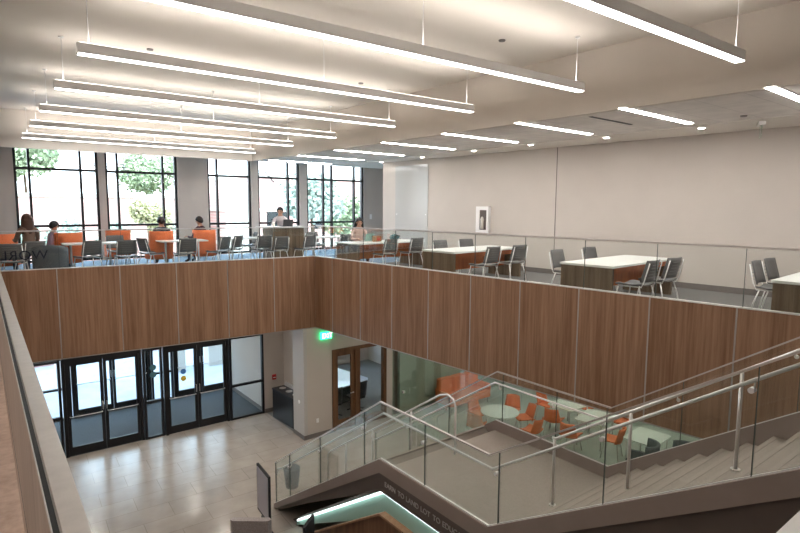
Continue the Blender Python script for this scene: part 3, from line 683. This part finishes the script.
# ------------------------------------------------------------------ people
def person(label, loc, rotz, shirt, hair, longhair=False, lean=.0, seat=.46, beard=False):
    ly = lean
    V = {'pel': (0, -.02, seat + .09), 'wst': (0, ly * .3, seat + .26), 'chs': (0, ly * .7, seat + .44), 'nbk': (0, ly, seat + .575), 'nk': (0, ly + .015, seat + .64), 'hd': (0, ly + .035, seat + .73), 'ht': (0, ly + .03, seat + .81)}
    E = [('pel', 'wst'), ('wst', 'chs'), ('chs', 'nbk'), ('nbk', 'nk'), ('nk', 'hd'), ('hd', 'ht')]
    Rr = {'pel': .145, 'wst': .125, 'chs': .145, 'nbk': .085, 'nk': .052, 'hd': .088, 'ht': .075}
    for s, n in ((-1, 'l'), (1, 'r')):
        V.update({n + 'sh': (s * .175, ly, seat + .52), n + 'el': (s * .235, ly + .10, seat + .27), n + 'wr': (s * .15, ly + .33, seat + .30), n + 'hn': (s * .125, ly + .395, seat + .30),
                  n + 'hp': (s * .095, .06, seat + .07), n + 'kn': (s * .13, .44, seat + .06), n + 'an': (s * .13, .42, .09), n + 'to': (s * .14, .56, .035)})
        Rr.update({n + 'sh': .062, n + 'el': .043, n + 'wr': .028, n + 'hn': .030, n + 'hp': .088, n + 'kn': .062, n + 'an': .042, n + 'to': .035})
        E += [('nbk', n + 'sh'), (n + 'sh', n + 'el'), (n + 'el', n + 'wr'), (n + 'wr', n + 'hn'), ('pel', n + 'hp'), (n + 'hp', n + 'kn'), (n + 'kn', n + 'an'), (n + 'an', n + 'to')]
        for q in range(5):
            ox = (q - 1.5) * .017; ln = (.055, .075, .082, .074, .058)[q]
            if q == 0: V[n + 'f0'] = (s * .125 - s * .045, ly + .405, seat + .295)
            else: V[n + 'f%d' % q] = (s * (.125 + ox - .012), ly + .395 + ln, seat + .275)
            Rr[n + 'f%d' % q] = .009; E.append((n + 'hn', n + 'f%d' % q))
    ks = list(V); me = bpy.data.meshes.new('person'); me.from_pydata([V[k] for k in ks], [(ks.index(a), ks.index(b)) for a, b in E], [])
    o = bpy.data.objects.new('person', me); COL.objects.link(o)
    sk = o.modifiers.new('s', 'SKIN'); o.modifiers.new('u', 'SUBSURF').levels = 2
    for i, k in enumerate(ks):
        d = me.skin_vertices[0].data[i]; r = Rr[k]; d.radius = (r, r * (.72 if k in ('chs', 'wst', 'nbk') else 1)); d.use_root = (k == 'pel')
    dg = bpy.context.evaluated_depsgraph_get(); m2 = bpy.data.meshes.new_from_object(o.evaluated_get(dg))
    o.modifiers.clear(); o.data = m2; m2.materials.clear()
    for x in (shirt, 'skin', 'jeans', 'black'): m2.materials.append(M[x])
    for p in m2.polygons:
        c_ = p.center; p.use_smooth = True
        if c_.z > seat + .605: p.material_index = 1
        elif c_.y > ly + .30 and c_.z > seat + .2 and abs(c_.x) > .04: p.material_index = 1
        elif c_.z < .1: p.material_index = 3
        elif c_.z < seat + .14: p.material_index = 2
        else: p.material_index = 0
    o.location = loc; o.rotation_euler.z = rotz; tag(o, label, 'person')
    hy = ly + .035; hz = seat + .745
    hm = MB()
    def hf(u, v):
        a = u * 2 * PI; ph = v * PI * .62; back = .5 - .5 * math.sin(a); ph *= (.62 + .5 * back)
        R = .108; return (R * math.sin(ph) * math.cos(a) * .92, hy - .008 + R * math.sin(ph) * math.sin(a), hz + .02 + R * 1.12 * math.cos(ph)), (math.sin(ph) * math.cos(a), math.sin(ph) * math.sin(a), math.cos(ph))
    hm.sheet(hf, 16, 7, .02)
    if longhair:
        def lf(u, v):
            a = PI + u * PI; return (.112 * math.cos(a) * (1 + .15 * v), hy - .01 + .10 * math.sin(a), hz + .03 - .34 * v), (math.cos(a), math.sin(a), 0)
        hm.sheet(lf, 12, 5, .035)
    hm.build('hair', hair, o)
    fm = MB()
    for s in (-1, 1): fm.ball((s * .034, hy + .083, hz + .0), .010, n=8)
    fm.build('eyes', 'eye', o)
    MB().ball((0, hy + .098, hz - .025), .016, (.8, 1, 1.4), 8).build('nose', 'skin', o)
    for s in (-1, 1): MB().ball((s * .088, hy, hz - .01), .022, (.4, .8, 1.2), 8).build('ear', 'skin', o)
    MB().ball((0, hy + .085, hz - .058), .022, (1, .4, .3), 8).build('mouth', 'lip', o)
    return o
person('person with long dark hair in a pale pink sweater at the study table', (8.52, 13.05, FZ), PI - .25, 'pink', 'hairblack', True, .05)
person('person with long brown hair at the left edge seen from behind', (.88, 14.95, FZ), .35, 'tanshirt', 'hairbrown', True, .0, .56)
person('person in a lilac shirt behind the charcoal tub armchair', (1.38, 16.35, FZ), -1.2, 'lilac', 'hairblack', False, .12, .36)
person('person in a grey shirt in the orange chair below the second window', (3.98, 15.95, FZ), -.2, 'greyshirt', 'hairblack', False, .0)
person('person in a dark maroon shirt bending forward before the grey pier', (5.16, 16.10, FZ), .6, 'darkshirt', 'hairblack', False, .10)
person('person in a white shirt leaning on the tall wooden counter', (7.55, 15.95, FZ), PI * .8, 'whiteshirt', 'hairblack', False, .18, .74)
# stool for counter person
s_ = root('counter_stool', 'grey stool behind the tall wooden counter', 'stool', (7.55, 15.95, FZ))
MB().lathe([(.17, .72), (.19, .74), (.19, .76), (.16, .78)]).build('seat', 'grey', s_)
for k in range(4):
    a = k * PI / 2 + .7; MB().tube([(.12 * math.cos(a), .12 * math.sin(a), .73), (.2 * math.cos(a), .2 * math.sin(a), 0)], .011).build('leg', 'steel', s_)
schair((8.52, 13.05, FZ), PI - .25, 'grey chair under the woman in pale pink', 'grey stacking chairs')
schair((.88, 14.95, FZ), .35, 'grey chair under the person with brown hair', 'grey stacking chairs')
TT = FZ + .70
l = root('laptop', 'open laptop with a pale green lid beside the woman in pink', 'laptop', (8.45, 12.55, TT), .2)
B(-.16, .16, -.11, .11, 0, .016).build('base', 'steel', l); MB().prism([(-.16, 0), (.16, 0), (.16, .012), (-.16, .012)], 0, .21, 0, Matrix.Translation((0, -.115, .012)) @ Matrix.Rotation(.25, 4, 'X')).build('screen_lid', 'teal', l)
b = root('paper_bag', 'small brown paper food bag on the table of the woman in pink', 'bag', (8.62, 12.28, TT), .1)
MB().prism([(-.11, -.07), (.11, -.07), (.11, .07), (-.11, .07)], 0, .15).build('body', 'brownbag', b); B(-.05, .05, -.074, -.07, .03, .1).build('label_patch', 'red', b)
b = root('backpack', 'dark teal backpack lying on the table of the woman in pink', 'backpack', (9.35, 12.45, TT), .3)
MB().ball((0, 0, .09), .13, (1.5, .8, .68), 14, jit=.03).build('body', 'tealbag', b); MB().tube([(-.15, -.11, .10), (-.05, -.12, .15), (.1, -.12, .12)], .014).build('strap', 'black', b)
b = root('drinks_cup', 'small paper cup on the tall wooden counter', 'cup', (6.85, 15.0, FZ + 1.055)); MB().lathe([(.03, 0), (.042, .12)]).build('body', 'paper', b); MB().lathe([(.045, .12), (.043, .132)]).build('lid', 'white', b)
b = root('laptop', 'dark open laptop on the tall wooden counter', 'laptop', (7.3, 15.12, FZ + 1.055), PI)
B(-.16, .16, -.11, .11, 0, .016).build('base', 'plastic', b); MB().prism([(-.16, 0), (.16, 0), (.16, .01), (-.16, .01)], 0, .2, 0, Matrix.Translation((0, .11, .012)) @ Matrix.Rotation(-.25, 4, 'X')).build('screen_lid', 'plastic', b)
# wall cabinet (extinguisher) on right wall
xw = WX(10.65)
w = root('extinguisher_cabinet', 'white wall cabinet with a dark glass front holding a fire extinguisher', 'cabinet', (xw, 10.65, .90), .075)
MB().box(-.10, 0, -.22, .22, 0, .72).build('body', 'white', w)
B(-.104, -.10, -.15, .08, .08, .62).build('door_glass', 'darkmetal', w)
MB().lathe([(.05, .10), (.05, .38), (.02, .44)], (-.115, -.02, 0), 12).build('extinguisher_cylinder', 'cream', w)
B(-.115, -.104, .10, .18, .04, .66).build('door_frame', 'white', w)
w = root('wall_switch_plate', 'small white wall plate near the window jamb', 'switch', (12.75, YW - .001, 1.1)); B(-.05, .05, -.02, 0, 0, .2).build('plate', 'white', w)
w = root('glass_board', 'tall pale glass marker board on the right wall', 'board', (WX(13.6) - .002, 13.6, FZ + .4), .075)
B(-.02, -.004, -.75, .75, -.3, 2.55).build('glass_panel', 'boardg', w)
for yy in (-.68, .66): B(-.03, -.02, yy, yy + .03, 1.0, 1.03).build('standoff', 'bright', w)
# ------------------------------------------------------------------ ground floor objects
r = root('recycling_bin', 'long black three-opening recycling bin beside the steel column', 'bin', (6.80, 13.85, GZ), .06)
MB().box(0, .46, 0, 1.22, 0, .86, bev=.02).build('body', 'black', r); MB().box(-.01, .47, -.01, 1.23, .86, .90, bev=.02).build('lid', 'plastic', r)
for k in range(3):
    MB().lathe([(.10, .0), (.10, .008)], (.23, .22 + .39 * k, .90), 16).build('opening_ring', 'steel', r)
B(.40, .47, .02, 1.2, .90, 1.0).build('back_lip', 'steel', r)
f = root('fire_alarm_pull', 'small red fire alarm pull on the wall beside the entrance', 'alarm', (6.95, 15.5, -4.47 + .55))
f.location = (6.98, 15.49, -3.66); B(-.06, .06, -.04, 0, -.08, .08).build('body', 'red', f); B(-.04, .04, -.048, -.04, -.02, .0).build('handle', 'white', f)
w = root('wall_outlet', 'white outlet plate on the wall left of the wood door', 'outlet', (7.12, 12.995, -4.3)); B(-.04, .04, -.01, 0, -.06, .06).build('plate', 'white', w)
w = root('wall_plate', 'small round door push plate on the steel column', 'plate', (6.70, 13.25, -3.75)); MB().tube([(0, 0, 0), (-.015, 0, 0)], .05, 16).build('disc', 'bright', w)
# display screen and chair at the stair foot
d = root('display_screen', 'tilted display screen in a black frame, reflection painted as grey, near the stair foot', 'screen', (3.92, 9.25, GZ), -.08)
MB().box(-.02, .02, -.33, .33, .55, 1.47).build('bezel', 'black', d); B(-.026, -.02, -.30, .30, .60, 1.43).build('screen', 'screen', d)
MB().box(-.04, .04, -.05, .05, .03, .56).build('stand', 'black', d); B(-.25, .25, -.28, .28, 0, .03).build('base', 'black', d)
r = root('woven_armchair', 'woven grey fabric armchair at the bottom edge beside the screen', 'armchair', (3.24, 8.50, GZ), PI - .66)
MB().box(-.34, .34, -.34, .30, .22, .46, bev=.05).build('seat', 'woven', r)
MB().box(-.36, .36, -.46, -.34, .22, .86, bev=.05).build('backrest', 'woven', r)
for sx in (-1, 1):
    MB().box(sx * .38 - .035, sx * .38 + .035, -.34, .28, .22, .60, bev=.02).build('armrest', 'woven', r)
    for sy in (-.28, .25): MB().tube([(sx * .3, sy, 0), (sx * .28, sy, .23)], .016).build('leg', 'black', r)
r = root('rolling_desk_chair', 'black desk chair between the screen and the teal wall', 'chair', (4.0, 8.15, GZ), .7)
MB().box(-.24, .24, -.24, .24, .44, .50, bev=.06).build('seat', 'plastic', r); MB().box(-.22, .22, -.28, -.23, .52, 1.0, bev=.02).build('backrest', 'plastic', r)
MB().tube([(0, 0, .1), (0, 0, .45)], .025).build('column', 'steel', r)
for k in range(5):
    a = k * 2 * PI / 5; lg = MB().tube([(0, 0, .12), (.28 * math.cos(a), .28 * math.sin(a), .07)], .018).build('leg', 'plastic', r)
    MB().ball((.28 * math.cos(a), .28 * math.sin(a), .03), .03, n=8).build('caster', 'plastic', lg)
# grey cabinet behind the lower stair glass
b = root('waste_basket', 'small dark blue grey basket standing behind the lower stair glass', 'basket', (5.3, 10.9, GZ)); MB().lathe([(.14, 0), (.19, .45), (.17, .45), (.13, .03)], n=24).build('body', 'greyfab', b)
# lounge: orange sofa, round table, chairs
r = root('orange_sofa', 'orange sofa against the back wall of the lower lounge', 'sofa', (12.1, 12.4, GZ), 0)
MB().box(-.90, .90, -.42, .35, .20, .42, bev=.05).build('seat', 'orange', r)
for k in range(3):
    MB().box(-.88 + k * .59, -.31 + k * .59, .12, .34, .43, .92, bev=.06).build('back_cushion', 'orange', r)
for sx in (-1, 1):
    MB().box(sx * .86 - .06, sx * .86 + .06, -.40, .33, .42, .6, bev=.04).build('armrest', 'orange', r)
    for sy in (-.35, .28): MB().tube([(sx * .8, sy, 0), (sx * .8, sy, .2)], .02).build('leg', 'steel', r)
r = root('round_table', 'round white table between orange chairs in the lower lounge', 'table', (11.15, 9.95, GZ))
MB().lathe([(.52, .70), (.53, .705), (.53, .725), (.52, .73)], n=36).build('tabletop', 'white2', r); MB().tube([(0, 0, .02), (0, 0, .70)], .04, 12).build('column', 'steel', r); MB().lathe([(.32, 0), (.32, .012), (.06, .03)], n=24).build('base', 'steel', r)
def oc():
    r = root('orange_shell_chair', '', 'chair')
    MB().sheet(lambda u, v: (((u - .5) * .46, .22 - v * .44, .44 + .05 * (abs(u - .5) * 2) ** 2), (0, 0, 1)), 8, 5, .03).build('seat', 'orange', r)
    MB().sheet(lambda u, v: (((u - .5) * (.48 - .1 * v), -.22 - .10 * v + .10 * (abs(u - .5) * 2) ** 2, .45 + .38 * v), (0, 1, .2)), 8, 5, .03).build('backrest', 'orange', r)
    for sx in (-1, 1):
        for sy in (-1, 1): MB().tube([(sx * .16, sy * .15, .44), (sx * .22, sy * .22, 0)], .012).build('leg', 'steel', r)
    return r
och = Maker(oc)
OC = [(10.45, 10.15, -1.1, 'orange shell chair left of the round white table'), (11.1, 10.75, PI, 'orange shell chair behind the round table, nearer the sofa'), (12.05, 10.3, 2.1, 'orange shell chair right behind the round table'), (11.85, 9.65, 1.1, 'orange shell chair right of the round table'), (11.35, 9.0, .1, 'orange shell chair in front of the round table'),
      (13.2, 9.95, PI, 'orange shell chair at the back of the long lounge table'), (12.45, 9.1, -1.3, 'orange shell chair at the left of the long lounge table'), (14.05, 9.1, 1.5, 'orange shell chair beside the swivel chair'), (12.5, 7.35, .3, 'orange shell chair in front of the second white table'), (13.85, 7.9, 1.4, 'orange shell chair right of the second white table'), (11.95, 8.2, -1.4, 'orange shell chair left of the second white table')]
for x, y, a, lb in OC: och((x, y, GZ), a, lb, 'orange shell chairs in the lower lounge')
r2 = None
def lgt():
    r = root('lounge_table', '', 'table'); MB().box(-.5, .5, -.4, .4, .70, .73, bev=.05).build('tabletop', 'white2', r)
    for sx in (-1, 1):
        for sy in (-1, 1): MB().tube([(sx * .42, sy * .32, 0), (sx * .42, sy * .32, .70)], .02).build('leg', 'steel', r)
    return r
lg = Maker(lgt); lg((13.2, 9.15, GZ), 0, 'white square-edged table at the back of the lower lounge', 'lounge tables'); lg((12.9, 8.1, GZ), .2, 'white square-edged table nearer the stair in the lower lounge', 'lounge tables'); lg((12.8, 6.6, GZ), .1, 'white square-edged table behind the grey armchair', 'lounge tables')
gch = Maker(wing('greyfab'))
for x, y, a, lb in [(11.9, 6.25, .4, 'charcoal armchair below the upper stair flight'), (12.4, 5.55, 1.4, 'charcoal armchair right of the white tables')]: gch((x, y, GZ), a, lb, 'charcoal lounge armchairs')
for o in list(COL.objects):
    if o.name.startswith('wing_armchair') and o.get('label', '').startswith('charcoal'): o.name = 'lounge_armchair'
# meeting room
r = root('meeting_table', 'glossy blue-white meeting table behind the wood door', 'table', (8.95, 15.6, GZ), .15)
MB().box(-.75, .75, -1.3, 1.3, .71, .75, bev=.12).build('tabletop', 'bluegloss', r)
for sy in (-.8, .8): MB().box(-.25, .25, sy - .05, sy + .05, 0, .71).build('pedestal', 'black', r)
def mc():
    r = root('meeting_chair', '', 'chair')
    MB().box(-.24, .24, -.24, .24, .45, .51, bev=.06).build('seat', 'plastic', r); MB().sheet(lambda u, v: (((u - .5) * .46, -.25 - .08 * v + .05 * (abs(u - .5) * 2) ** 2, .52 + .5 * v), (0, 1, .2)), 6, 4, .03).build('backrest', 'plastic', r)
    MB().tube([(0, 0, .1), (0, 0, .45)], .025).build('column', 'steel', r)
    for k in range(5):
        a = k * 2 * PI / 5; MB().tube([(0, 0, .12), (.28 * math.cos(a), .28 * math.sin(a), .04)], .02).build('leg', 'plastic', r)
    return r
mch = Maker(mc)
for x, y, a, lb in [(8.15, 13.9, -.3, 'black meeting chair behind the wood door leaf'), (9.0, 13.95, 0, 'black meeting chair behind the side glass'), (7.9, 16.3, -1.5, 'black meeting chair at the left of the meeting table'), (8.5, 17.3, PI, 'black meeting chair at the far left of the meeting table'), (9.5, 17.3, PI, 'black meeting chair at the far right of the meeting table')]: mch((x, y, GZ), a, lb, 'black meeting chairs')
# white table near bottom right
r = root('side_table', 'white side table at the bottom right corner of the picture', 'table', (1.95, .0, FZ))
MB().box(-.45, .42, -.35, .47, .76, .79, bev=.01).build('tabletop', 'white', r)
for sx in (-1, 1):
    for sy in (-.3, .36): MB().tube([(sx * .36, sy, 0), (sx * .36, sy, .76)], .018).build('leg', 'steel', r)
# ------------------------------------------------------------------ exterior
struct('ground_paving', B(-60, 90, YW + .3, 30, -5.0, -4.8), 'pave')
struct('ground_lawn', B(-60, 90, 30, 120, -5.0, -4.79), 'roadm')
b = root('planter_wall', 'low pinkish brick wall across the paving outside the doors', 'wall', (0, 25.5, -4.8)); B(-12, 30, 0, .4, 0, .85).build('brickwork', 'brick', b); B(-12, 30, -.05, .45, .85, .95).build('coping', 'cream', b)
b = root('brick_building', 'long low brick building beyond the lawn', 'building', (0, 46, -4.8)); B(-25, 14.8, 0, 8, 0, 7.0).build('wall', 'brick', b); B(-25.1, 14.9, -.1, 8.1, 7.0, 7.25).build('roof_edge', 'cream', b)
b = root('brick_building', 'taller brick building with white bands right of the low one', 'building', (16.2, 40, -4.8)); B(0, 22, 0, 10, 0, 8.6).build('wall', 'brick', b)
for z in (3.2, 6.0, 8.6): B(-.08, 22.1, -.08, 10, z, z + .28).build('stone_band', 'cream', b)
for k in range(5):
    x = 1.5 + 4 * k; wv = B(x, x + 1.8, -.06, -.01, 4.6, 6.0).build('window', 'black', b); B(x + .06, x + 1.74, -.08, -.06, 4.66, 5.94).build('pane', 'glw', wv)
B(-1.0, 0, -.3, 2, 0, 8.0).build('entrance_pier', 'cream', b)
for k, x in enumerate((4.9, 6.4, 1.2)):
    tag(B(-.3, .3, -.3, .3, 0, 3.1).build('canopy_pillar', 'cream', None, (x + .9, 22.0, -4.8)), ['square canopy pillar outside seen through the right door pair', 'square canopy pillar outside behind the narrow glass', 'square canopy pillar outside seen through the left door pair'][k], 'pillar')
def tree(name, label, x, y, h, r, mat, n=2600, base=0.):
    t = root(name, label, 'tree' if h > 2.5 else 'bush', (x, y, -4.8))
    hc = h - r * .8
    if h > 2.5: MB().tube([(0, 0, 0), (.1, 0, hc * .5), (0, .1, hc)], .15, 8, rs=[.2, .15, .08]).build('trunk', 'bark', t)
    m = MB(); rr = random.Random(int(x * 10) + 3)
    cl = [(rr.uniform(-.6, .6) * r, rr.uniform(-.6, .6) * r, hc + rr.uniform(-.45, .5) * r * (1 if h > 2.5 else .4), rr.uniform(.35, .6) * r) for _ in range(9)]
    for _ in range(n):
        cx, cy, cz, cr = rr.choice(cl); v = Vector((rr.gauss(0, 1), rr.gauss(0, 1), rr.gauss(0, .8))).normalized() * cr * rr.uniform(.6, 1.05)
        p = Vector((cx, cy, max(.05, cz))) + v
        if p.z < .02: p.z = .02
        a = Vector((rr.uniform(-1, 1), rr.uniform(-1, 1), rr.uniform(-1, 1))).normalized(); b_ = a.cross(Vector((rr.uniform(-1, 1), rr.uniform(-1, 1), rr.uniform(-1, 1)))).normalized(); s = r * .065
        m.add([p - a * s, p + b_ * s, p + a * s, p - b_ * s], [(0, 1, 2, 3)])
    m.build('leaves', mat, t); return t
tree('leafy_tree', 'round green tree above the brick building in the first window', 3.4, 58, 12.6, 3.0, 'leaf', 3500)
tree('leafy_tree', 'pale green tree at the left of the first window', -1.2, 60, 11.5, 2.6, 'leafp', 2500)
tree('leafy_tree', 'green tree behind the right half of the second window', 13.2, 58, 11.6, 2.6, 'leaf', 2500)
tree('leafy_tree', 'small yellow-green tree in the second window', 7.0, 30.5, 6.9, 1.25, 'leafy', 2600)
tree('leafy_tree', 'dense green tree at the corner glass right of the counter', 14.6, 27, 8.6, 1.9, 'leafp', 3000)
tree('leafy_tree', 'green tree low in the last window', 19.0, 31, 6.8, 1.6, 'leaf', 2000)
for i, (x, y) in enumerate([(1.4, 33), (3.6, 33.5), (5.8, 33), (-.8, 33.5), (9.6, 33)]):
    tree('flowering_bush', ['pale bush at the left of the first window', 'pale bush in the middle of the first window', 'pale bush between the first and second window', 'pale bush at the far left beyond the first window', 'pale bush beyond the second window'][i], x, y, 5.7, 1.0, 'leafp', 1500)
for i, (x0, x1) in enumerate(((2.9, 3.9), (7.95, 8.75))):
    r = root('sunshade_louver', ['outside sunshade louver at the top of the second window', 'outside sunshade louver at the top of the fourth window'][i], 'sunshade', (x0, YW + .30, 2.5))
    for k in range(5): B(0, x1 - x0, .18 * k, .18 * k + .03, .10 * k, .10 * k + .02).build('slat', 'base', r)
    for xx in (.06, x1 - x0 - .1): MB().prism([(0, -.05), (.75, .36), (.75, .42), (0, .0)], 0, .02, 0, Matrix(((0, 0, 1, xx), (1, 0, 0, 0), (0, 1, 0, 0), (0, 0, 0, 1)))).build('bracket', 'base', r)
# ------------------------------------------------------------------ light, sky, camera
wd = bpy.data.worlds.new('sky'); S.world = wd; wd.use_nodes = True; nt = wd.node_tree; bg = nt.nodes['Background']
tc = nt.nodes.new('ShaderNodeTexCoord'); sp = nt.nodes.new('ShaderNodeSeparateXYZ'); cr = nt.nodes.new('ShaderNodeValToRGB')
nt.links.new(tc.outputs['Generated'], sp.inputs[0]); nt.links.new(sp.outputs['Z'], cr.inputs[0]); nt.links.new(cr.outputs[0], bg.inputs[0])
cr.color_ramp.elements[0].color = (.86, .93, 1, 1); cr.color_ramp.elements[1].color = (.55, .75, 1, 1); cr.color_ramp.elements[1].position = .7
bg.inputs[1].default_value = 2.1
sn = bpy.data.lights.new('sun', 'SUN'); sn.energy = 1.7; sn.angle = .01; sn.color = (1, .96, .9)
so = bpy.data.objects.new('sun', sn); COL.objects.link(so); so.rotation_euler = (math.radians(48), 0, math.radians(-28)); so.location = (0, 0, 20)
F_, YAW, PIT, ROL = 548.0, math.radians(37.511), math.radians(6.147), math.radians(.288)
Fd = Vector((math.sin(YAW) * math.cos(PIT), math.cos(YAW) * math.cos(PIT), -math.sin(PIT))); r0 = Vector((math.cos(YAW), -math.sin(YAW), 0)); u0 = r0.cross(Fd)
rr_ = r0 * math.cos(ROL) + u0 * math.sin(ROL); uu_ = -r0 * math.sin(ROL) + u0 * math.cos(ROL)
cam = bpy.data.cameras.new('camera'); co = bpy.data.objects.new('camera', cam); COL.objects.link(co)
cam.sensor_width = 36; cam.lens = F_ * 36 / 800; cam.clip_start = .02; cam.clip_end = 400
mm = Matrix((rr_, uu_, -Fd)).transposed().to_4x4(); mm.translation = (0, 0, 1.58); co.matrix_world = mm
S.camera = co
S.view_settings.view_transform = 'Standard'; S.view_settings.look = 'None'; S.view_settings.gamma = 1; S.view_settings.use_curve_mapping = False
S.view_settings.exposure = 1.85
try:
    S.cycles.use_denoising = True; S.cycles.max_bounces = 8; S.cycles.diffuse_bounces = 4; S.cycles.transparent_max_bounces = 24; S.cycles.sample_clamp_indirect = 6
    S.cycles.caustics_reflective = False; S.cycles.caustics_refractive = False
except Exception: pass
